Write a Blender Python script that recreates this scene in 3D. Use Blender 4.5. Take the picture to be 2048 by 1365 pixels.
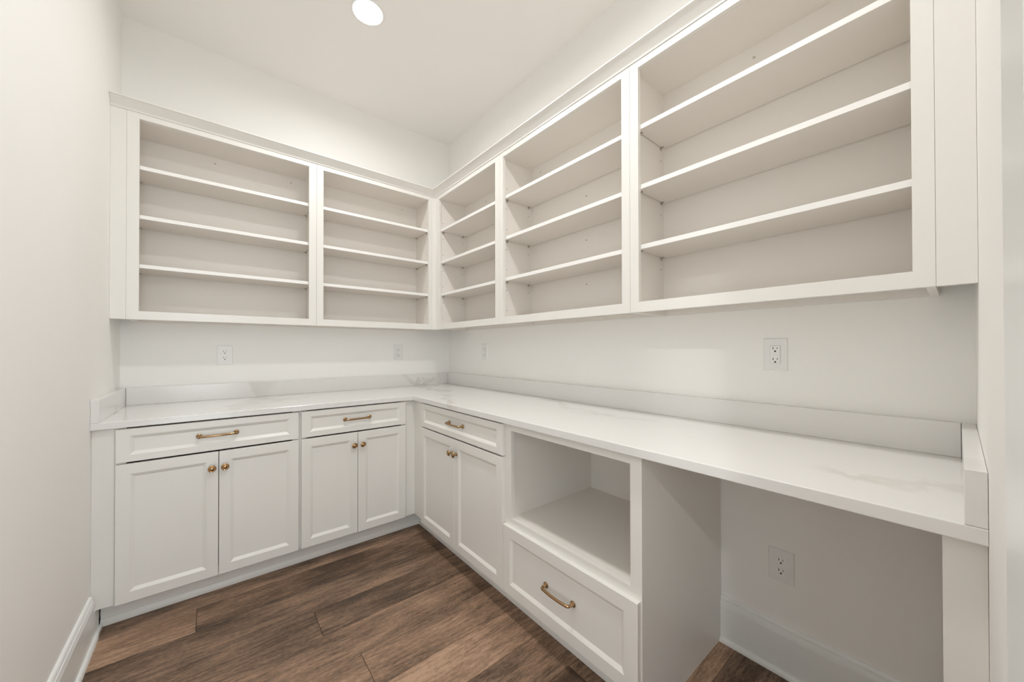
import bpy, bmesh, math, random
from mathutils import Vector, Matrix, Euler

for o in list(bpy.data.objects):
    bpy.data.objects.remove(o)
S = bpy.context.scene
COL = S.collection
random.seed(7)

# ------------------------------------------------------------------ camera, world, exposure
cd = bpy.data.cameras.new('camera')
cam = bpy.data.objects.new('camera', cd)
COL.objects.link(cam)
FPX, PX, PY = 730.72, 1023.55, 692.86
YAW, PITCH, ROLL = math.radians(39.3347), math.radians(0.3928), math.radians(-0.1007)
cd.sensor_fit = 'HORIZONTAL'
cd.sensor_width = 36.0
cd.lens = FPX / 2048 * 36.0
cd.shift_x = (1024 - PX) / 2048
cd.shift_y = (PY - 682.5) / 2048
cd.clip_start = 0.005
c, s = math.cos(YAW), math.sin(YAW)
R = Vector((c, -s, 0)); F = Vector((s, c, 0)); U = Vector((0, 0, 1))
F2 = F * math.cos(PITCH) + U * math.sin(PITCH)
U2 = U * math.cos(PITCH) - F * math.sin(PITCH)
R3 = R * math.cos(ROLL) + U2 * math.sin(ROLL)
U3 = U2 * math.cos(ROLL) - R * math.sin(ROLL)
M = Matrix((R3, U3, -F2)).transposed().to_4x4()
M.translation = Vector((-1.6737, -2.9532, 1.228))
cam.matrix_world = M
S.camera = cam

w = bpy.data.worlds.new('world'); S.world = w; w.use_nodes = True
bg = w.node_tree.nodes['Background']
bg.inputs[0].default_value = (0.86, 0.94, 1.0, 1)      # daylight of the open rooms beyond the doorway
bg.inputs[1].default_value = 4.6

S.view_settings.view_transform = 'Standard'
S.view_settings.look = 'None'
S.view_settings.gamma = 1.0
S.view_settings.use_curve_mapping = False
S.view_settings.exposure = 0.0
LAMP = 9.2             # watts of the recessed ceiling light near the corner
LAMP2 = 14.3           # and of the one nearer the doorway
HALL_LAMP = 38.0
SPREAD = 166.0
LAMPC = (1.0, 0.992, 0.985)
S.cycles.max_bounces = 14
S.cycles.diffuse_bounces = 10
S.cycles.glossy_bounces = 4
S.cycles.caustics_reflective = False
S.cycles.use_denoising = True

# ------------------------------------------------------------------ dimensions (metres)
L = 2.071      # left wall at x = -L
MW = 2.9854    # front wall at y = -MW
H = 3.093
T = 0.12
UD = 0.2816    # upper cabinet face depth
BD = 0.612     # base cabinet face-frame depth
DF = 0.631     # door faces
CD = 0.6385    # counter edge

# ------------------------------------------------------------------ helpers
def fA(u, w, z): return Vector((u, -w, z))       # back wall: u = x, w = distance from wall
def fB(u, w, z): return Vector((-w, -u, z))      # right wall: u = distance from the corner
def fL(u, w, z): return Vector((-L + w, -u, z))  # left wall
def fI(u, w, z): return Vector((u, w, z))

def box(bm, f, u0, u1, w0, w1, z0, z1, bev=0.0):
    vs = [bm.verts.new(f(u, w_, z)) for u in (u0, u1) for w_ in (w0, w1) for z in (z0, z1)]
    q = [(0,1,3,2),(4,6,7,5),(0,4,5,1),(2,3,7,6),(0,2,6,4),(1,5,7,3)]
    fs = [bm.faces.new([vs[i] for i in a]) for a in q]
    if bev:
        bmesh.ops.recalc_face_normals(bm, faces=fs)
        es = list({e for fc in fs for e in fc.edges})
        bmesh.ops.bevel(bm, geom=es, offset=bev, segments=2, profile=0.5, affect='EDGES')

def prism(bm, pts, f, a0, a1, m0=None, m1=None):
    """profile pts (w,z) swept along u from a0 to a1; m0/m1: per-end mitre u shift as function of w"""
    r0 = [bm.verts.new(f(a0 + (m0(p[0]) if m0 else 0), p[0], p[1])) for p in pts]
    r1 = [bm.verts.new(f(a1 + (m1(p[0]) if m1 else 0), p[0], p[1])) for p in pts]
    n = len(pts)
    for i in range(n):
        bm.faces.new((r0[i], r0[(i+1) % n], r1[(i+1) % n], r1[i]))
    bm.faces.new(r0); bm.faces.new(list(reversed(r1)))

def lathe(bm, origin, axis, prof, n=24):
    axis = axis.normalized()
    a = axis.orthogonal().normalized(); b = axis.cross(a)
    rings = []
    for r, h in prof:
        if r < 1e-6:
            rings.append([bm.verts.new(origin + axis*h)])
        else:
            rings.append([bm.verts.new(origin + axis*h + (a*math.cos(t) + b*math.sin(t))*r)
                          for t in [2*math.pi*i/n for i in range(n)]])
    for p, q in zip(rings, rings[1:]):
        for i in range(n):
            j = (i+1) % n
            if len(p) == 1 and len(q) == 1: continue
            if len(p) == 1: bm.faces.new((p[0], q[j], q[i]))
            elif len(q) == 1: bm.faces.new((p[i], p[j], q[0]))
            else: bm.faces.new((p[i], p[j], q[j], q[i]))
    if len(rings[0]) > 1: bm.faces.new(list(reversed(rings[0])))
    if len(rings[-1]) > 1: bm.faces.new(rings[-1])

def tube(bm, pts, rad, n=12):
    rings = []
    up = None
    for i, p in enumerate(pts):
        d = (pts[min(i+1, len(pts)-1)] - pts[max(i-1, 0)]).normalized()
        if up is None: up = d.orthogonal().normalized()
        up = (up - d*up.dot(d)).normalized()
        v = d.cross(up)
        r = rad[i] if isinstance(rad, list) else rad
        rings.append([bm.verts.new(p + (up*math.cos(t) + v*math.sin(t))*r) for t in [2*math.pi*k/n for k in range(n)]])
    for p, q in zip(rings, rings[1:]):
        for i in range(n):
            bm.faces.new((p[i], p[(i+1) % n], q[(i+1) % n], q[i]))
    bm.faces.new(list(reversed(rings[0]))); bm.faces.new(rings[-1])

def world_loc(o):
    p = Vector(o.location)
    while o.parent:
        o = o.parent; p = p + Vector(o.location)
    return p

def obj(name, bm, m, parent=None, smooth=False, kind=None, label=None):
    bmesh.ops.recalc_face_normals(bm, faces=bm.faces[:])
    off = world_loc(parent) if parent else Vector()
    # own origin at the middle of the mesh's base
    xs = [v.co for v in bm.verts]
    mn = Vector([min(v[i] for v in xs) for i in range(3)]); mx = Vector([max(v[i] for v in xs) for i in range(3)])
    org = Vector(((mn.x+mx.x)/2, (mn.y+mx.y)/2, mn.z))
    for v in bm.verts: v.co -= org
    me = bpy.data.meshes.new(name)
    bm.to_mesh(me); bm.free()
    me.materials.append(m)
    if smooth:
        for p in me.polygons: p.use_smooth = True
        me.set_sharp_from_angle(angle=math.radians(35))
    o = bpy.data.objects.new(name, me)
    COL.objects.link(o)
    o.location = org - off
    if parent: o.parent = parent
    if kind: o['kind'] = kind
    if label: o['label'] = label
    return o

def thing(name, label, cat, loc, group=None):
    o = bpy.data.objects.new(name, None); COL.objects.link(o)
    o.empty_display_size = 0.05
    o.location = loc; o['label'] = label; o['category'] = cat
    if group: o['group'] = group
    return o

def tag(o, label, cat, group=None):
    o['label'] = label; o['category'] = cat
    if group: o['group'] = group
    return o

def bx(name, m, f, u0, u1, w0, w1, z0, z1, parent=None, bev=0.0, **k):
    bm = bmesh.new(); box(bm, f, u0, u1, w0, w1, z0, z1, bev)
    return obj(name, bm, m, parent, **k)

# ------------------------------------------------------------------ materials
def mat(name, col, rough=0.5, metal=0.0, bump=0.0, bscale=200.0, var=0.0, spec=0.5):
    m = bpy.data.materials.new(name); m.use_nodes = True
    nt = m.node_tree; b = nt.nodes['Principled BSDF']
    b.inputs['Base Color'].default_value = (*col, 1)
    b.inputs['Roughness'].default_value = rough
    b.inputs['Metallic'].default_value = metal
    b.inputs['Specular IOR Level'].default_value = spec
    tc = nt.nodes.new('ShaderNodeTexCoord')
    if bump:
        n = nt.nodes.new('ShaderNodeTexNoise'); n.inputs['Scale'].default_value = bscale; n.inputs['Detail'].default_value = 3
        nt.links.new(tc.outputs['Object'], n.inputs['Vector'])
        bp = nt.nodes.new('ShaderNodeBump'); bp.inputs['Strength'].default_value = bump; bp.inputs['Distance'].default_value = 0.001
        nt.links.new(n.outputs['Fac'], bp.inputs['Height']); nt.links.new(bp.outputs[0], b.inputs['Normal'])
    if var:
        n2 = nt.nodes.new('ShaderNodeTexNoise'); n2.inputs['Scale'].default_value = 3.0
        nt.links.new(tc.outputs['Object'], n2.inputs['Vector'])
        mx = nt.nodes.new('ShaderNodeMix'); mx.data_type = 'RGBA'
        mx.inputs[6].default_value = (*[x*(1-var) for x in col], 1); mx.inputs[7].default_value = (*[min(1, x*(1+var)) for x in col], 1)
        nt.links.new(n2.outputs['Fac'], mx.inputs[0]); nt.links.new(mx.outputs[2], b.inputs['Base Color'])
    return m

WALL = mat('wall_paint', (0.872, 0.865, 0.843), 0.6, bump=0.08, bscale=350, var=0.01, spec=0.3)
CEIL = mat('ceiling_paint', (0.89, 0.88, 0.86), 0.85, bump=0.1, bscale=300, var=0.01, spec=0.2)
TRIM = mat('trim_paint', (0.82, 0.835, 0.825), 0.3, bump=0.03, bscale=120)
CAB = mat('cabinet_paint', (0.775, 0.760, 0.724), 0.30, bump=0.03, bscale=150, var=0.01)
CABIN = mat('cabinet_interior', (0.765, 0.733, 0.69), 0.45, bump=0.03, bscale=150, var=0.012)
EDGE = mat('shelf_edge_paint', (0.86, 0.85, 0.83), 0.35)
BRASS = mat('antique_brass', (0.44, 0.285, 0.15), 0.14, 1.0, bump=0.05, bscale=80, var=0.12)
NICKEL = mat('pin_metal', (0.40, 0.36, 0.30), 0.45, 0.3)
SCREW = mat('painted_screw', (0.50, 0.47, 0.42), 0.5)
PLASTIC = mat('outlet_plastic', (0.82, 0.82, 0.81), 0.3)
PLASTIC2 = mat('receptacle_plastic', (0.84, 0.84, 0.83), 0.35)
SLOT = mat('slot_black', (0.012, 0.011, 0.010), 0.7)
HOLE = mat('peg_hole_shadow_bore', (0.05, 0.04, 0.03), 0.9)
LENS_OFF = mat('lamp_trim', (0.85, 0.85, 0.84), 0.5)

def emis(name, st, col=(1, 0.955, 0.89)):
    m = bpy.data.materials.new(name); m.use_nodes = True
    nt = m.node_tree; b = nt.nodes['Principled BSDF']
    b.inputs['Base Color'].default_value = (0.9, 0.9, 0.9, 1)
    b.inputs['Emission Color'].default_value = (*col, 1); b.inputs['Emission Strength'].default_value = st
    return m
LAMPM = emis('lamp_lens', 14.0)

def quartz():
    m = bpy.data.materials.new('white_quartz'); m.use_nodes = True
    nt = m.node_tree; b = nt.nodes['Principled BSDF']; N = nt.nodes.new; K = nt.links.new
    g = N('ShaderNodeNewGeometry')
    n1 = N('ShaderNodeTexNoise'); n1.inputs['Scale'].default_value = 1.3; n1.inputs['Detail'].default_value = 6; n1.inputs['Roughness'].default_value = 0.6
    K(g.outputs['Position'], n1.inputs['Vector'])
    mp = N('ShaderNodeMapping'); mp.inputs['Rotation'].default_value = (0.5, 0.7, 0.6)
    add = N('ShaderNodeVectorMath'); add.operation = 'MULTIPLY_ADD'; add.inputs[1].default_value = (1.1, 1.1, 1.1)
    K(n1.outputs['Color'], add.inputs[0]); K(g.outputs['Position'], add.inputs[2]); K(add.outputs[0], mp.inputs['Vector'])
    wv = N('ShaderNodeTexWave'); wv.inputs['Scale'].default_value = 0.55; wv.inputs['Distortion'].default_value = 3.0; wv.inputs['Detail'].default_value = 4
    wv.inputs['Detail Scale'].default_value = 2.5
    K(mp.outputs[0], wv.inputs['Vector'])
    r = N('ShaderNodeValToRGB'); e = r.color_ramp.elements
    e[0].position = 0.0; e[0].color = (1, 1, 1, 1); e[1].position = 0.07; e[1].color = (0, 0, 0, 1)
    K(wv.outputs['Fac'], r.inputs[0])
    n2 = N('ShaderNodeTexNoise'); n2.inputs['Scale'].default_value = 2.2; n2.inputs['Detail'].default_value = 3
    K(g.outputs['Position'], n2.inputs['Vector'])
    r2 = N('ShaderNodeValToRGB'); r2.color_ramp.elements[0].position = 0.42; r2.color_ramp.elements[1].position = 0.62
    K(n2.outputs['Fac'], r2.inputs[0])
    mu = N('ShaderNodeMath'); mu.operation = 'MULTIPLY'; K(r.outputs[0], mu.inputs[0]); K(r2.outputs[0], mu.inputs[1])
    mu2 = N('ShaderNodeMath'); mu2.operation = 'MULTIPLY'; mu2.inputs[1].default_value = 0.46; K(mu.outputs[0], mu2.inputs[0])
    mx = N('ShaderNodeMix'); mx.data_type = 'RGBA'
    mx.inputs[6].default_value = (0.755, 0.745, 0.728, 1); mx.inputs[7].default_value = (0.50, 0.47, 0.43, 1)
    K(mu2.outputs[0], mx.inputs[0]); K(mx.outputs[2], b.inputs['Base Color'])
    b.inputs['Roughness'].default_value = 0.16
    return m
QUARTZ = quartz()

def wood():
    m = bpy.data.materials.new('brown_oak_plank'); m.use_nodes = True
    nt = m.node_tree; b = nt.nodes['Principled BSDF']; N = nt.nodes.new; K = nt.links.new
    tc = N('ShaderNodeTexCoord'); oi = N('ShaderNodeObjectInfo')
    cm = N('ShaderNodeCombineXYZ')
    m1 = N('ShaderNodeMath'); m1.operation = 'MULTIPLY'; m1.inputs[1].default_value = 37.0; K(oi.outputs['Random'], m1.inputs[0])
    m2 = N('ShaderNodeMath'); m2.operation = 'MULTIPLY'; m2.inputs[1].default_value = 91.0; K(oi.outputs['Random'], m2.inputs[0])
    K(m1.outputs[0], cm.inputs[0]); K(m2.outputs[0], cm.inputs[1]); K(m1.outputs[0], cm.inputs[2])
    ad = N('ShaderNodeVectorMath'); K(tc.outputs['Object'], ad.inputs[0]); K(cm.outputs[0], ad.inputs[1])
    # distort
    nd = N('ShaderNodeTexNoise'); nd.inputs['Scale'].default_value = 3.5; nd.inputs['Detail'].default_value = 2
    mpd = N('ShaderNodeMapping'); mpd.inputs['Scale'].default_value = (0.55, 1.6, 1); K(ad.outputs[0], mpd.inputs[0]); K(mpd.outputs[0], nd.inputs['Vector'])
    sb = N('ShaderNodeVectorMath'); sb.operation = 'MULTIPLY_ADD'; sb.inputs[1].default_value = (0.0, 0.055, 0.0)
    K(nd.outputs['Color'], sb.inputs[0]); K(ad.outputs[0], sb.inputs[2])
    # fine grain streaks
    mp = N('ShaderNodeMapping'); mp.inputs['Scale'].default_value = (5.5, 46, 1); K(sb.outputs[0], mp.inputs[0])
    gr = N('ShaderNodeTexNoise'); gr.inputs['Scale'].default_value = 1.6; gr.inputs['Detail'].default_value = 9; gr.inputs['Roughness'].default_value = 0.68
    K(mp.outputs[0], gr.inputs['Vector'])
    # cathedral figure
    mpw = N('ShaderNodeMapping'); mpw.inputs['Scale'].default_value = (1.3, 5.5, 1); K(sb.outputs[0], mpw.inputs[0])
    wv = N('ShaderNodeTexNoise'); wv.inputs['Scale'].default_value = 1.3; wv.inputs['Detail'].default_value = 4; wv.inputs['Distortion'].default_value = 0.8
    K(mpw.outputs[0], wv.inputs['Vector'])
    # broad tone patches
    mpp = N('ShaderNodeMapping'); mpp.inputs['Scale'].default_value = (1.6, 3.4, 1); K(ad.outputs[0], mpp.inputs[0])
    pt = N('ShaderNodeTexNoise'); pt.inputs['Scale'].default_value = 1.4; pt.inputs['Detail'].default_value = 3; K(mpp.outputs[0], pt.inputs['Vector'])
    def mth(op, a, bb):
        n = N('ShaderNodeMath'); n.operation = op
        for i, v in enumerate((a, bb)):
            if isinstance(v, (int, float)): n.inputs[i].default_value = v
            else: K(v, n.inputs[i])
        return n.outputs[0]
    v = mth('ADD', mth('MULTIPLY', gr.outputs['Fac'], 0.42), mth('MULTIPLY', wv.outputs['Fac'], 0.27))
    v = mth('ADD', v, mth('MULTIPLY', pt.outputs['Fac'], 0.31))
    fl = N('ShaderNodeTexNoise'); fl.inputs['Scale'].default_value = 130; fl.inputs['Detail'].default_value = 2
    mpf = N('ShaderNodeMapping'); mpf.inputs['Scale'].default_value = (0.45, 1.5, 1); K(ad.outputs[0], mpf.inputs[0]); K(mpf.outputs[0], fl.inputs['Vector'])
    v = mth('ADD', v, mth('MULTIPLY', mth('SUBTRACT', fl.outputs['Fac'], 0.5), 0.20))
    v = mth('ADD', v, mth('MULTIPLY', mth('SUBTRACT', oi.outputs['Random'], 0.5), 0.15))
    r = N('ShaderNodeValToRGB'); e = r.color_ramp.elements
    e[0].position = 0.36; e[0].color = (0.062, 0.038, 0.024, 1)
    e[1].position = 0.63; e[1].color = (0.46, 0.30, 0.20, 1)
    k = e.new(0.43); k.color = (0.135, 0.083, 0.053, 1)
    k = e.new(0.50); k.color = (0.230, 0.146, 0.096, 1)
    k = e.new(0.555); k.color = (0.32, 0.20, 0.13, 1)
    K(v, r.inputs[0])
    # knots
    mpk = N('ShaderNodeMapping'); mpk.inputs['Scale'].default_value = (1.3, 3.2, 1); K(sb.outputs[0], mpk.inputs[0])
    vo = N('ShaderNodeTexVoronoi'); vo.inputs['Scale'].default_value = 1.6; K(mpk.outputs[0], vo.inputs['Vector'])
    rk = N('ShaderNodeValToRGB'); rk.color_ramp.elements[0].position = 0.0; rk.color_ramp.elements[0].color = (0.22, 0.2, 0.2, 1)
    rk.color_ramp.elements[1].position = 0.10; rk.color_ramp.elements[1].color = (1, 1, 1, 1)
    K(vo.outputs['Distance'], rk.inputs[0])
    mx = N('ShaderNodeMix'); mx.data_type = 'RGBA'; mx.blend_type = 'MULTIPLY'; mx.inputs[0].default_value = 0.6
    K(r.outputs[0], mx.inputs[6]); K(rk.outputs[0], mx.inputs[7]); K(mx.outputs[2], b.inputs['Base Color'])
    bp = N('ShaderNodeBump'); bp.inputs['Strength'].default_value = 0.25; bp.inputs['Distance'].default_value = 0.002
    K(gr.outputs['Fac'], bp.inputs['Height']); K(bp.outputs[0], b.inputs['Normal'])
    b.inputs['Roughness'].default_value = 0.48
    b.inputs['Specular IOR Level'].default_value = 0.4
    return m
WOOD = wood()

# ------------------------------------------------------------------ setting
def struct(name, bm, m, parent=None, **k):
    o = obj(name, bm, m, parent, **k)
    if parent is None: o['kind'] = 'structure'
    return o

bm = bmesh.new(); box(bm, fI, -4.6, T, -5.3, T, -0.10, -0.006)
floor = struct('floor', bm, mat('subfloor', (0.03, 0.02, 0.014), 0.8))
# planks: rows 0.1905 wide running parallel to the back wall
PW, PL, Y0 = 0.1905, 1.524, -0.6575
known = {0: -1.726, 2: -1.303, 4: -1.207}     # row index (counted from Y0 downwards) -> one end joint
def plank(xa, xb, ya, yb, mesh_cache={}):
    bm = bmesh.new()
    g = 0.0006; zt = 0.0; c_ = 0.0017
    x0, x1, y0, y1 = xa+g, xb-g, ya+g, yb-g
    lo = [bm.verts.new(p) for p in ((x0, y0, -0.006), (x1, y0, -0.006), (x1, y1, -0.006), (x0, y1, -0.006))]
    mi = [bm.verts.new(p) for p in ((x0, y0, -c_), (x1, y0, -c_), (x1, y1, -c_), (x0, y1, -c_))]
    hi = [bm.verts.new(p) for p in ((x0+c_, y0+c_, zt), (x1-c_, y0+c_, zt), (x1-c_, y1-c_, zt), (x0+c_, y1-c_, zt))]
    for a, b_ in ((lo, mi), (mi, hi)):
        for i in range(4):
            bm.faces.new((a[i], a[(i+1) % 4], b_[(i+1) % 4], b_[i]))
    bm.faces.new(hi)
    obj('plank', bm, WOOD, floor)
rng = random.Random(11)
for i in range(-4, 23):
    yb = Y0 - i*PW; ya = yb - PW
    yb = min(yb, 0.0)
    if yb <= -5.2 or ya > -0.02: continue
    xr = 0.0 if ya > -MW - 0.01 else 0.0
    xl = -L if ya > -MW + 0.0 else -4.4
    j = known.get(i, -rng.uniform(0.2, PL))
    if i in (-1, 1, 3, 5): j = (-0.54, -0.53, -0.47, -0.36)[(i+1)//2]
    while j - PL > xl: j -= PL
    while j <= xl + 0.08: j += PL
    cuts = [xl]
    while j < xr - 0.05:
        cuts.append(j); j += PL
    cuts.append(xr)
    for a, b_ in zip(cuts, cuts[1:]): plank(a, b_, max(ya, -5.2), yb)

bm = bmesh.new(); box(bm, fI, -4.6, T, -5.3, T, H, H+0.1); struct('ceiling', bm, CEIL)
bm = bmesh.new(); box(bm, fI, -L-T, T, 0, T, 0, H); struct('wall_back', bm, WALL)
bm = bmesh.new(); box(bm, fI, 0, T, -5.3, 0, 0, H); struct('wall_right', bm, WALL)
bm = bmesh.new(); box(bm, fI, -L-T, -L, -MW-T, 0, 0, H); struct('wall_left', bm, WALL)
# front wall with the doorway the camera stands in
DX0, DX1, DH = -2.055, -1.475, 2.44
bm = bmesh.new()
box(bm, fI, DX1+0.012, 0, -MW-T, -MW, 0, H); box(bm, fI, -L, DX0-0.012, -MW-T, -MW, 0, H)
box(bm, fI, DX0-0.012, DX1+0.012, -MW-T, -MW, DH+0.012, H)
struct('wall_front', bm, WALL)
# door frame: jambs, head and casing
bm = bmesh.new()
box(bm, fI, DX1, DX1+0.0119, -MW-T, -MW, 0, DH); box(bm, fI, DX0-0.0119, DX0, -MW-T, -MW, 0, DH); box(bm, fI, DX0, DX1, -MW-T, -MW, DH, DH+0.0119)
dj = struct('door_1', bm, TRIM)
bm = bmesh.new(); box(bm, fI, DX1+0.005, DX1+0.098, -MW+0.0002, -MW+0.018, 0, DH+0.09, 0.002); obj('casing', bm, TRIM, dj)
bm = bmesh.new(); box(bm, fI, DX0-0.008, DX1+0.004, -MW+0.0002, -MW+0.018, DH+0.005, DH+0.09, 0.002); obj('casing', bm, TRIM, dj)

BBP = [(0, 0), (0.0150, 0), (0.0150, 0.146), (0.0120, 0.1475), (0.0120, 0.1500), (0.0165, 0.1530), (0.0150, 0.1590), (0.0128, 0.1670), (0.0092, 0.1690), (0.0092, 0.1720), (0.0118, 0.1745), (0.0105, 0.1800), (0.0070, 0.1855), (0, 0.187)]
SHOE = [(0.0151, 0)] + [(0.0151 + 0.013*math.cos(a), 0.019*math.sin(a)) for a in [math.pi/2*k/6 for k in range(7)]]
def baseboard(name, f, a, b_):
    bm = bmesh.new(); prism(bm, BBP, f, a, b_)
    o = struct(name, bm, TRIM, smooth=True)
    bm = bmesh.new(); prism(bm, SHOE, f, a, b_); obj('shoe_molding', bm, TRIM, o, smooth=True)
    return o
bl = baseboard('baseboard_left', fL, 0.634, MW)
bm = bmesh.new(); box(bm, fL, 0.551, 0.6335, 0, 0.015, 0, 0.1135); box(bm, fL, 0.551, 0.6335, 0.0151, 0.026, 0, 0.017)
obj('baseboard_end', bm, TRIM, bl)
baseboard('baseboard_right', fB, 2.312, MW-0.0535)

# ------------------------------------------------------------------ recessed ceiling lights
def ceiling_light(x, y, label, watts, z=H):
    t = thing('ceiling_light', label, 'light', (x, y, z), 'recessed ceiling lights')
    bm = bmesh.new()
    prof = [(0.076, 0.0005), (0.076, 0.004), (0.079, 0.006), (0.084, 0.004), (0.088, 0.0005)]
    lathe(bm, Vector((x, y, z)), Vector((0, 0, -1)), prof, 48)
    obj('trim_ring', bm, LENS_OFF, t, smooth=True)
    bm = bmesh.new(); lathe(bm, Vector((x, y, z)), Vector((0, 0, -1)), [(0.0, 0.0045), (0.0755, 0.0045), (0.0757, 0.0010), (0, 0.0010)], 48)
    bm2 = bm
    obj('lens', bm2, LAMPM, t)
    ld = bpy.data.lights.new('beam', 'AREA'); ld.shape = 'DISK'; ld.size = 0.146; ld.energy = watts
    ld.color = LAMPC; ld.spread = math.radians(SPREAD)
    lo_ = bpy.data.objects.new('beam', ld); COL.objects.link(lo_); lo_.parent = t; lo_.location = (0, 0, -0.0055)
ceiling_light(-1.014, -0.898, 'glowing round recessed light in the ceiling above the corner counter', LAMP)
ceiling_light(-1.014, -2.17, 'round recessed ceiling light nearer the doorway, out of frame overhead', LAMP2)
ceiling_light(-3.35, -3.80, 'round recessed ceiling light in the hall outside the pantry doorway', HALL_LAMP)

# ------------------------------------------------------------------ wall cabinets
Z0, Z1, OZ0, OZ1 = 1.382, 2.458, 1.4251, 2.4202
FT = 0.019
SH = [(2.1665, 2.1860), (1.9090, 1.9285), (1.6515, 1.6710)]
def upper(f, u0, u1, o0, o1, label, back_holes=None, screws=()):
    """u0..u1 outer, o0..o1 opening edges"""
    base = f((u0+u1)/2, 0, Z0)
    t = thing('wall_cabinet', label, 'cabinet', base, 'open wall cabinets')
    e = 0.0006 if u1 > u0 else -0.0006
    lo, hi = min(u0, u1)+0.0006, max(u0, u1)-0.0006
    oa, ob = min(o0, o1), max(o0, o1)
    bm = bmesh.new()
    box(bm, f, lo, oa, UD-FT, UD, Z0, Z1); box(bm, f, ob, hi, UD-FT, UD, Z0, Z1)
    box(bm, f, oa, ob, UD-FT, UD, Z0, OZ0); box(bm, f, oa, ob, UD-FT, UD, OZ1, Z1)
    bmesh.ops.remove_doubles(bm, verts=bm.verts[:], dist=1e-5)
    obj('face_frame', bm, CAB, t)
    ia, ib = lo+0.018, hi-0.018
    bx('side_panel', CABIN, f, lo+0.0004, ia, 0.002, UD-FT-0.0002, Z0+0.001, Z1-0.002, t)
    bx('side_panel', CABIN, f, ib, hi-0.0004, 0.002, UD-FT-0.0002, Z0+0.001, Z1-0.002, t)
    bx('top_panel', CABIN, f, ia, ib, 0.002, UD-FT-0.0002, OZ1-0.001, OZ1+0.015, t)
    bx('bottom_panel', CABIN, f, ia, ib, 0.002, UD-FT-0.0002, OZ0-0.018, OZ0-0.001, t)
    bx('back_panel', CABIN, f, ia, ib, 0.024, 0.030, OZ0-0.0009, OZ1-0.0011, t)
    bx('hanging_rail', CABIN, f, ia, ib, 0.002, 0.016, Z0+0.002, OZ0-0.0181, t)
    for za, zb in SH:
        s_ = bx('shelf', EDGE, f, ia+0.004, ib-0.004, 0.034, 0.2600, za, zb, t, 0.0008)
        # underside and top in the interior colour, front edge band lighter
        s_.data.materials.append(CABIN)
        for p in s_.data.polygons:
            if abs(p.normal.z) > 0.7: p.material_index = 1
        for uu, d in ((ia, 1), (ib, -1)):
            for ww in (0.235, 0.055):
                bm = bmesh.new()
                a_, b_ = sorted((uu + d*0.0003, uu + d*0.014))
                box(bm, f, a_, b_, ww-0.0045, ww+0.0045, za-0.0025, za-0.0002)
                box(bm, f, *sorted((uu + d*0.0003, uu + d*0.0022)), ww-0.005, ww+0.005, za-0.012, za-0.0026)
                obj('shelf_pin', bm, NICKEL, s_)
    bm = bmesh.new()
    nrm = (f(1, 0, 0) - f(0, 0, 0))
    for uu, d in ((ia, 1), (ib, -1)):
        for k in range(7):
            zz = 2.237 - 0.128*k
            if min(abs(zz - a_ + 0.01) for a_, b_ in SH) < 0.016: continue
            lathe(bm, f(uu + d*0.0004, 0.240, zz), nrm*d, [(0.0, -0.0002), (0.0027, -0.0002), (0.0027, 0.0001), (0, 0.0001)], 8)
        for zz in (2.104, 1.851, 1.597):
            lathe(bm, f(uu + d*0.0004, 0.055, zz), nrm*d, [(0.0, -0.0002), (0.0027, -0.0002), (0.0027, 0.0001), (0, 0.0001)], 8)
    if back_holes:
        nb = f(0, 1, 0) - f(0, 0, 0)
        for zz in (2.0973, 1.845, 1.5935):
            lathe(bm, f(back_holes, 0.0304, zz), nb, [(0.0, -0.0002), (0.0032, -0.0002), (0.0032, 0.0001), (0, 0.0001)], 8)
    obj('peg_holes', bm, HOLE, t, kind='stuff')
    nb = f(0, 1, 0) - f(0, 0, 0)
    for su, sz in screws:
        bm = bmesh.new(); lathe(bm, f(su, 0.0301, sz), nb, [(0.0055, 0), (0.005, 0.0012), (0.0025, 0.0017), (0.0015, 0.0006), (0, 0.0006)], 12)
        obj('screw', bm, SCREW, t, smooth=True)
    return t

upper(fA, -2.0141, -1.1453, -1.9682, -1.1888, 'wide open shelf cabinet on the back wall, beside the left wall',
      screws=((-1.664, 2.383), (-1.255, 2.381), (-1.664, 1.437)))
upper(fA, -1.1453, -0.3134, -1.1034, -0.3396, 'narrower of two open shelf cabinets on the back wall, reaching the corner',
      screws=((-0.457, 2.386), (-0.457, 1.437)))
upper(fB, 0.3134, 1.1350, 0.3393, 1.0893, 'open shelf cabinet on the right wall, the one touching the corner', screws=((0.634, 2.376),))
upper(fB, 1.1350, 2.0600, 1.1704, 2.0192, 'middle open shelf cabinet on the right wall with three drilled holes in its back', back_holes=1.6195, screws=((1.2447, 2.373),))
upper(fB, 2.0600, 2.9206, 2.1007, 2.8809, 'open shelf cabinet at the right end of the right wall, largest in view', screws=((2.453, 2.372),))

# filler strips of the wall cabinets
tag(bx('filler_strip', CAB, fA, -L+0.0005, -2.0141, UD-FT, UD, Z0, Z1), 'tall narrow painted filler strip between left wall and upper cabinets', 'filler strip')
tag(bx('filler_strip', CAB, fB, 2.9206, MW-0.0005, UD-FT, UD, Z0, Z1), 'tall painted filler strip right of the nearest upper cabinet', 'filler strip')
bm = bmesh.new()
box(bm, fI, -0.3134, -UD+FT, -UD, -UD+FT, Z0, Z1); box(bm, fI, -UD, -UD+FT, -0.3134, -UD, Z0, Z1)
tag(obj('corner_filler', bm, CAB), 'thin L-shaped filler strip in the inside corner between the upper cabinets', 'filler strip')

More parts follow.
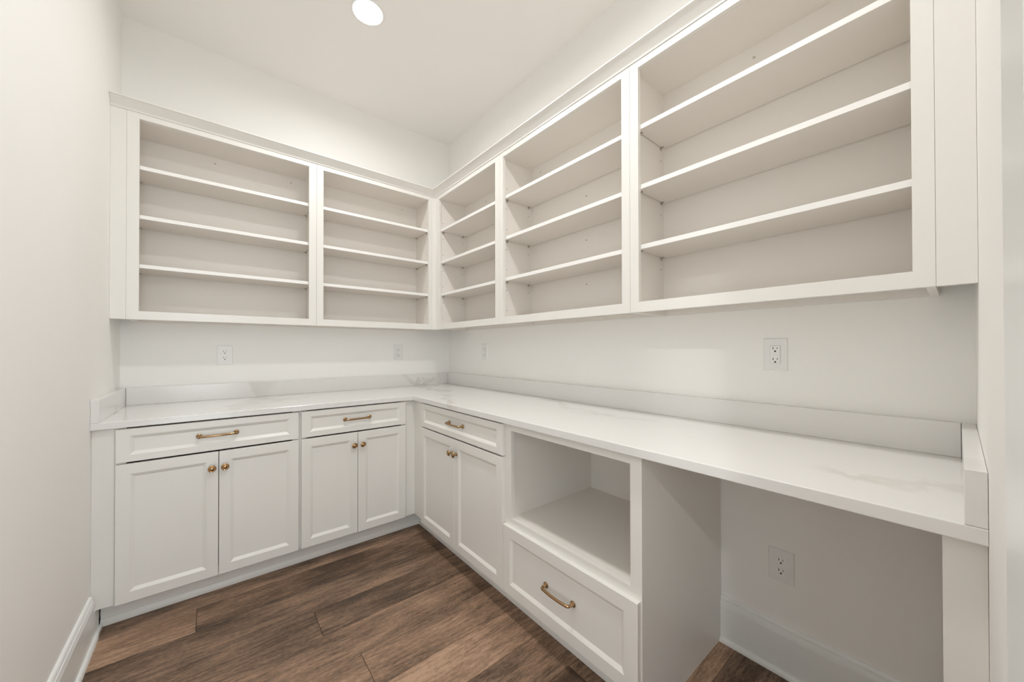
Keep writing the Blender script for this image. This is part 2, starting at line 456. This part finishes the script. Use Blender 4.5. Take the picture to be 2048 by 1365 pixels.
# crown molding on the wall cabinets
CR = [(UD-0.016, 2.4502), (UD+0.0045, 2.4502), (UD+0.0045, 2.4545), (UD+0.0065, 2.4585), (UD+0.0365, 2.4925), (UD+0.0425, 2.4940), (UD+0.0425, 2.4995), (UD+0.030, 2.4995), (UD-0.016, 2.4620)]
CR = [(UD+0.0003, 2.4505), (UD+0.0045, 2.4505), (UD+0.0045, 2.4545), (UD+0.0065, 2.4585), (UD+0.0365, 2.4925), (UD+0.0425, 2.4940), (UD+0.0425, 2.4995), (UD+0.030, 2.4995), (UD+0.0003, 2.4660)]
bm = bmesh.new(); prism(bm, CR, fA, -L+0.0005, 0, None, lambda w_: -w_)
tag(obj('crown_molding', bm, CAB), 'sloped crown molding along the top of the back wall cabinets', 'molding')
bm = bmesh.new(); prism(bm, CR, fB, 0, MW-0.0005, lambda w_: w_, None)
tag(obj('crown_molding', bm, CAB), 'sloped crown molding along the top of the right wall cabinets', 'molding')

# ------------------------------------------------------------------ base cabinets
ZC = 0.884
def panel_front(name, f, u0, u1, z0, z1, parent, st=0.047, rl=0.047, wback=BD+0.0004, wf=DF):
    """recessed-panel front with a sloped inner edge"""
    bm = bmesh.new()
    ch = 0.0014; bv = 0.0125; dp = 0.0085
    def ring(a, b_, w_):
        return [bm.verts.new(f(u0+a, w_, z0+b_)), bm.verts.new(f(u1-a, w_, z0+b_)), bm.verts.new(f(u1-a, w_, z1-b_)), bm.verts.new(f(u0+a, w_, z1-b_))]
    rs = [ring(0, 0, wback), ring(0, 0, wf-ch), ring(ch, ch, wf), ring(st-0.002, rl-0.002, wf), ring(st, rl, wf-0.0015), ring(st+0.002, rl+0.002, wf-0.0022), ring(st+bv, rl+bv, wf-dp)]
    for a, b_ in zip(rs, rs[1:]):
        for i in range(4):
            bm.faces.new((a[i], a[(i+1) % 4], b_[(i+1) % 4], b_[i]))
    bm.faces.new(rs[0]); bm.faces.new(rs[-1])
    return obj(name, bm, CAB, parent)

KNOB = [(0.0095, 0.0), (0.0095, 0.002), (0.0072, 0.0032), (0.0052, 0.006), (0.0048, 0.012), (0.0066, 0.0155), (0.0125, 0.0180), (0.0160, 0.0205), (0.0166, 0.0225),
        (0.0158, 0.0245), (0.0140, 0.0252), (0.0128, 0.0243), (0.0112, 0.0243), (0.0095, 0.0262), (0.0070, 0.0280), (0.0035, 0.0290), (0, 0.0292)]
def knob(f, u, z, parent):
    bm = bmesh.new()
    lathe(bm, f(u, DF+0.0002, z), f(0, 1, 0)-f(0, 0, 0), KNOB, 28)
    return obj('knob', bm, BRASS, parent, smooth=True)
def pull(f, u, z, parent, half=0.072, wf=DF-0.0085):
    bm = bmesh.new()
    wf = wf + 0.0002
    n = f(0, 1, 0)-f(0, 0, 0)
    for sg in (-1, 1):
        lathe(bm, f(u+sg*half, wf, z), n, [(0.0115, 0), (0.0122, 0.0015), (0.0118, 0.0032), (0.0090, 0.0042), (0.0068, 0.0060), (0.0060, 0.009), (0.0064, 0.0125), (0.0064, 0.0135), (0.0056, 0.0145), (0.0056, 0.02)], 20)
    pts, rad = [], []
    hw = 0.030
    for k in range(0, 7):
        a = math.pi/2*k/6
        pts.append(f(u-half+0.012*(1-math.cos(a)), wf+0.018+(hw-0.018)*math.sin(a), z)); rad.append(0.0056)
    for k in range(1, 16):
        t_ = k/16
        pts.append(f(u-half+0.012+(2*half-0.024)*t_, wf+hw+0.004*math.sin(math.pi*t_), z)); rad.append(0.0058-0.0004*math.sin(math.pi*t_))
    for k in range(6, -1, -1):
        a = math.pi/2*k/6
        pts.append(f(u+half-0.012*(1-math.cos(a)), wf+0.018+(hw-0.018)*math.sin(a), z)); rad.append(0.0056)
    tube(bm, pts, rad, 14)
    return obj('pull_handle', bm, BRASS, parent, smooth=True)

def side(f, a, b_, t, m=None):
    # cabinet side with the toe notch cut out of its lower front corner
    bm = bmesh.new()
    pr = [(0.002, 0.0), (0.524, 0.0), (0.524, 0.1123), (BD-FT-0.0002, 0.1123), (BD-FT-0.0002, ZC-0.001), (0.002, ZC-0.001)]
    prism(bm, pr, f, a, b_)
    return obj('side_panel', bm, m or CAB, t)

def carcass(f, lo, hi, t, oa, ob, rails, sides=CAB, shelf=None):
    """frame with opening and sides; rails = list of (z0,z1)"""
    bm = bmesh.new()
    box(bm, f, lo, oa, BD-FT, BD, 0.112, ZC-0.0005); box(bm, f, ob, hi, BD-FT, BD, 0.112, ZC-0.0005)
    for a, b_ in rails: box(bm, f, oa, ob, BD-FT, BD, a, b_)
    bmesh.ops.remove_doubles(bm, verts=bm.verts[:], dist=1e-5)
    obj('face_frame', bm, CAB, t)
    side(f, lo+0.0002, lo+0.018, t, sides)
    bx('bottom_panel', CABIN, f, lo+0.0181, hi-0.0181, 0.002, BD-FT-0.0002, 0.1125, 0.128, t)
    bx('back_panel', CABIN, f, lo+0.0181, hi-0.0181, 0.020, 0.0265, 0.1281, ZC-0.001, t)

def base(f, lo, hi, label, dr, doors, knobs, pu):
    t = thing('base_cabinet', label, 'cabinet', f((lo+hi)/2, 0.3, 0), 'base cabinets')
    lo += 0.0005; hi -= 0.0005
    carcass(f, lo, hi, t, lo+0.035, hi-0.035, ((0.112, 0.150), (0.850, 0.8745)))
    side(f, hi-0.018, hi-0.0002, t)
    d = panel_front('drawer_front', f, dr[0], dr[1], 0.7300, 0.8770, t, 0.045, 0.033)
    pull(f, pu, 0.8065, d)
    for (a, b_), ku in zip(doors, knobs):
        dd = panel_front('door', f, a, b_, 0.1120, 0.7215, t)
        knob(f, ku, 0.6455, dd)
    return t
base(fA, -2.0030, -1.2944, 'base cabinet with one drawer over two doors, at the left end under the back counter',
     (-1.9985, -1.3015), ((-1.9985, -1.6485), (-1.6460, -1.3015)), (-1.6735, -1.6230), -1.6500)
base(fA, -1.2944, -0.6700, 'narrower base cabinet with one drawer over two doors, on the back wall beside the corner',
     (-1.2875, -0.6815), ((-1.2875, -0.9860), (-0.9835, -0.6815)), (-1.0090, -0.9600), -0.9850)
base(fB, 0.7420, 1.6100, 'base cabinet with one drawer over two doors, first on the right wall from the corner',
     (0.7510, 1.6080), ((0.7510, 1.1695), (1.1715, 1.6080)), (1.1480, 1.1960), 1.1800)

# open microwave cabinet with a deep drawer
t = thing('microwave_cabinet', 'open-fronted base cabinet with empty appliance niche above one deep drawer', 'cabinet', fB(1.96, 0.3, 0), 'base cabinets')
lo, hi = 1.6105, 2.3110
oa, ob = 1.6520, 2.2690
carcass(fB, lo, hi-0.0065, t, oa, ob, ((0.112, 0.150), (0.405, 0.4490), (0.8500, ZC-0.0005)), sides=CAB)
side(fB, 2.2860, 2.3040, t)
bx('end_panel', CAB, fB, 2.3045, hi, 0.002, BD, 0.0, ZC-0.001, t)
bx('side_panel', CABIN, fB, 1.6292, 1.6440, 0.0266, BD-FT-0.0003, 0.4493, ZC-0.002, t)
bx('niche_shelf', CABIN, fB, 1.6290, 2.2858, 0.0270, BD-FT-0.0003, 0.4310, 0.4490, t)
d = panel_front('drawer_front', fB, 1.6120, 2.3060, 0.1120, 0.4180, t, 0.052, 0.050)
pull(fB, 1.9600, 0.2680, d)

# fillers and support of the base run
tag(bx('filler_strip', CAB, fA, -L+0.0005, -2.0031, BD-FT, BD+0.001, 0.112, ZC-0.0005), 'narrow painted filler strip between left wall and base cabinet', 'filler strip')
bm = bmesh.new()
box(bm, fI, -0.6699, -BD+FT, -BD, -BD+FT, 0.112, ZC-0.0005); box(bm, fI, -BD, -BD+FT, -0.7419, -BD, 0.112, ZC-0.0005)
tag(obj('corner_filler', bm, CAB), 'L-shaped filler strip in the inside corner between the base cabinets', 'filler strip')
tag(bx('support_panel', CAB, fB, 2.9325, MW-0.0005, 0.0305, BD, 0.0, ZC-0.0005), 'painted support panel under the right end of the counter by the doorway', 'panel')

# toe kicks with shoe strip
TK = 0.538
def toe(f, a, b_, label, m0=None, m1=None):
    t = thing('toe_kick', label, 'toe kick', f((a+b_)/2, TK, 0))
    bm = bmesh.new(); prism(bm, [(TK-0.012, 0), (TK, 0), (TK, 0.1115), (TK-0.012, 0.1115)], f, a, b_, m0, m1)
    obj('board', bm, CAB, t)
    bm = bmesh.new()
    p = [(TK+0.0002, 0), (TK+0.011, 0), (TK+0.011, 0.016), (TK+0.009, 0.021), (TK+0.005, 0.0245), (TK+0.0035, 0.029), (TK+0.0002, 0.031)]
    prism(bm, p, f, a, b_, m0, m1)
    obj('shoe_molding', bm, CAB, t, smooth=True)
toe(fA, -2.0535, 0, 'painted toe kick board under the back wall base cabinets', None, lambda w_: -w_)
toe(fB, 0, 2.3035, 'shaded toe kick board under the right wall base cabinets', lambda w_: w_, None)

# ------------------------------------------------------------------ countertop and splashes
CT = 0.914
bm = bmesh.new()
pts = [(-L+0.0005, -0.0005), (-0.0005, -0.0005), (-0.0005, -MW+0.0005), (-CD, -MW+0.0005), (-CD, -CD), (-L+0.0005, -CD)]
a = [bm.verts.new((x, y, ZC)) for x, y in pts]; b_ = [bm.verts.new((x, y, CT)) for x, y in pts]
for i in range(6): bm.faces.new((a[i], a[(i+1) % 6], b_[(i+1) % 6], b_[i]))
bm.faces.new(a); bm.faces.new(list(reversed(b_)))
bmesh.ops.recalc_face_normals(bm, faces=bm.faces[:])
es = [e for e in bm.edges if abs(e.verts[0].co.z - e.verts[1].co.z) < 1e-6 and
      (all(abs(v.co.y + CD) < 1e-5 for v in e.verts) or all(abs(v.co.x + CD) < 1e-5 for v in e.verts))]
bmesh.ops.bevel(bm, geom=es, offset=0.0025, segments=3, profile=0.5, affect='EDGES')
ct = obj('countertop', bm, QUARTZ)
tag(ct, 'L-shaped white quartz countertop with faint grey veins along both walls', 'countertop')
BS, BT = 1.0125, 0.0265
bs = bx('backsplash', QUARTZ, fA, -L+BT+0.001, -BT-0.001, 0.0005, BT, CT+0.0003, BS, None, 0.001)
tag(bs, 'low white quartz backsplash strip along the back wall', 'backsplash', 'quartz backsplashes')
bs = bx('backsplash', QUARTZ, fB, 0.0005, MW-BT-0.001, 0.0005, BT, CT+0.0003, BS, None, 0.001)
tag(bs, 'long low quartz backsplash strip along the right wall', 'backsplash', 'quartz backsplashes')
bs = bx('backsplash', QUARTZ, fL, 0.0005, CD, 0.0005, BT, CT+0.0003, BS, None, 0.001)
tag(bs, 'short quartz side splash against the left wall', 'backsplash', 'quartz backsplashes')
bs = bx('backsplash', QUARTZ, fI, -CD, -0.0005, -MW+0.0005, -MW+BT, CT+0.0003, BS, None, 0.001)
tag(bs, 'short quartz side splash at the right counter end by the doorway', 'backsplash', 'quartz backsplashes')

# ------------------------------------------------------------------ power outlets
def plate_ring(bm, f, u0, u1, z0, z1, w0, w1, ins):
    r0 = [bm.verts.new(f(u, w0, z)) for u, z in ((u0, z0), (u1, z0), (u1, z1), (u0, z1))]
    r1 = [bm.verts.new(f(u, w1, z)) for u, z in ((u0+ins, z0+ins), (u1-ins, z0+ins), (u1-ins, z1-ins), (u0+ins, z1-ins))]
    for i in range(4): bm.faces.new((r0[i], r0[(i+1) % 4], r1[(i+1) % 4], r1[i]))
    bm.faces.new(r0); bm.faces.new(list(reversed(r1)))
def slots(bm, f, u, z, w_):
    box(bm, f, u-0.0078, u-0.0056, w_, w_+0.0003, z-0.0005, z+0.0085)
    box(bm, f, u+0.0056, u+0.0074, w_, w_+0.0003, z+0.0005, z+0.0078)
    n = f(0, 1, 0)-f(0, 0, 0)
    lathe(bm, f(u, w_, z-0.0075), n, [(0, 0), (0.0032, 0), (0.0032, 0.0003), (0, 0.0003)], 12)
def outlet(f, u, z, label, style, wd=0.079, ht=0.124):
    t = thing('power_outlet', label, 'outlet', f(u, 0, z), 'power outlets')
    bm = bmesh.new(); plate_ring(bm, f, u-wd/2, u+wd/2, z-ht/2, z+ht/2, 0.0004, 0.0055, 0.0035)
    obj('cover_plate', bm, PLASTIC, t)
    n = f(0, 1, 0)-f(0, 0, 0)
    if style == 'duplex':
        for dz in (0.0195, -0.0195):
            bm = bmesh.new()
            pts = []
            for k in range(24):
                a = 2*math.pi*k/24
                pts.append((0.0172*math.cos(a), max(-0.0135, min(0.0135, 0.0172*math.sin(a)))))
            r0 = [bm.verts.new(f(u+p, 0.0056, z+dz+q)) for p, q in pts]; r1 = [bm.verts.new(f(u+p*0.96, 0.0074, z+dz+q*0.96)) for p, q in pts]
            for i in range(24): bm.faces.new((r0[i], r0[(i+1) % 24], r1[(i+1) % 24], r1[i]))
            bm.faces.new(r0); bm.faces.new(list(reversed(r1)))
            rc = obj('receptacle', bm, PLASTIC2, t)
            bm = bmesh.new(); slots(bm, f, u, z+dz, 0.0075); obj('slots', bm, SLOT, rc)
        bm = bmesh.new(); lathe(bm, f(u, 0.0056, z), n, [(0.003, 0), (0.0026, 0.001), (0, 0.0012)], 12); obj('screw', bm, PLASTIC2, t)
    else:
        rc = None
        bm = bmesh.new(); box(bm, f, u-0.0170, u+0.0170, 0.0054, 0.0057, z-0.0340, z+0.0340); obj('insert_gap', bm, mat('gap_grey', (0.30, 0.29, 0.28), 0.8) if 'gap_grey' not in bpy.data.materials else bpy.data.materials['gap_grey'], t)
        bm = bmesh.new(); box(bm, f, u-0.0163, u+0.0163, 0.0058, 0.0076, z-0.0333, z+0.0333, 0.0006); rc = obj('receptacle', bm, PLASTIC2, t)
        for dz in (0.0195, -0.0215):
            bm = bmesh.new(); slots(bm, f, u, z+dz, 0.0077); obj('slots', bm, SLOT, rc)
        for dz in (0.0035, -0.0045):
            bm = bmesh.new(); box(bm, f, u-0.0100, u+0.0100, 0.0077, 0.0086, z+dz-0.0028, z+dz+0.0028, 0.0003); obj('test_button', bm, PLASTIC, rc)
        for dz in (0.0485, -0.0485):
            bm = bmesh.new(); lathe(bm, f(u, 0.0056, z+dz), n, [(0.003, 0), (0.0026, 0.0008), (0, 0.001)], 12); obj('screw', bm, NICKEL if False else PLASTIC, t)
outlet(fA, -1.6122, 1.1905, 'white duplex power outlet on the back wall above the left base cabinet', 'duplex')
outlet(fA, -0.4765, 1.1990, 'white power outlet on the back wall near the corner', 'gfci')
outlet(fB, 0.5750, 1.2040, 'white power outlet on the right wall near the corner', 'gfci')
outlet(fB, 2.5102, 1.2043, 'white rectangular safety outlet on the right wall above the knee space', 'gfci')
outlet(fB, 2.5240, 0.4024, 'low white duplex outlet inside the knee space under the counter', 'duplex', 0.083, 0.124)
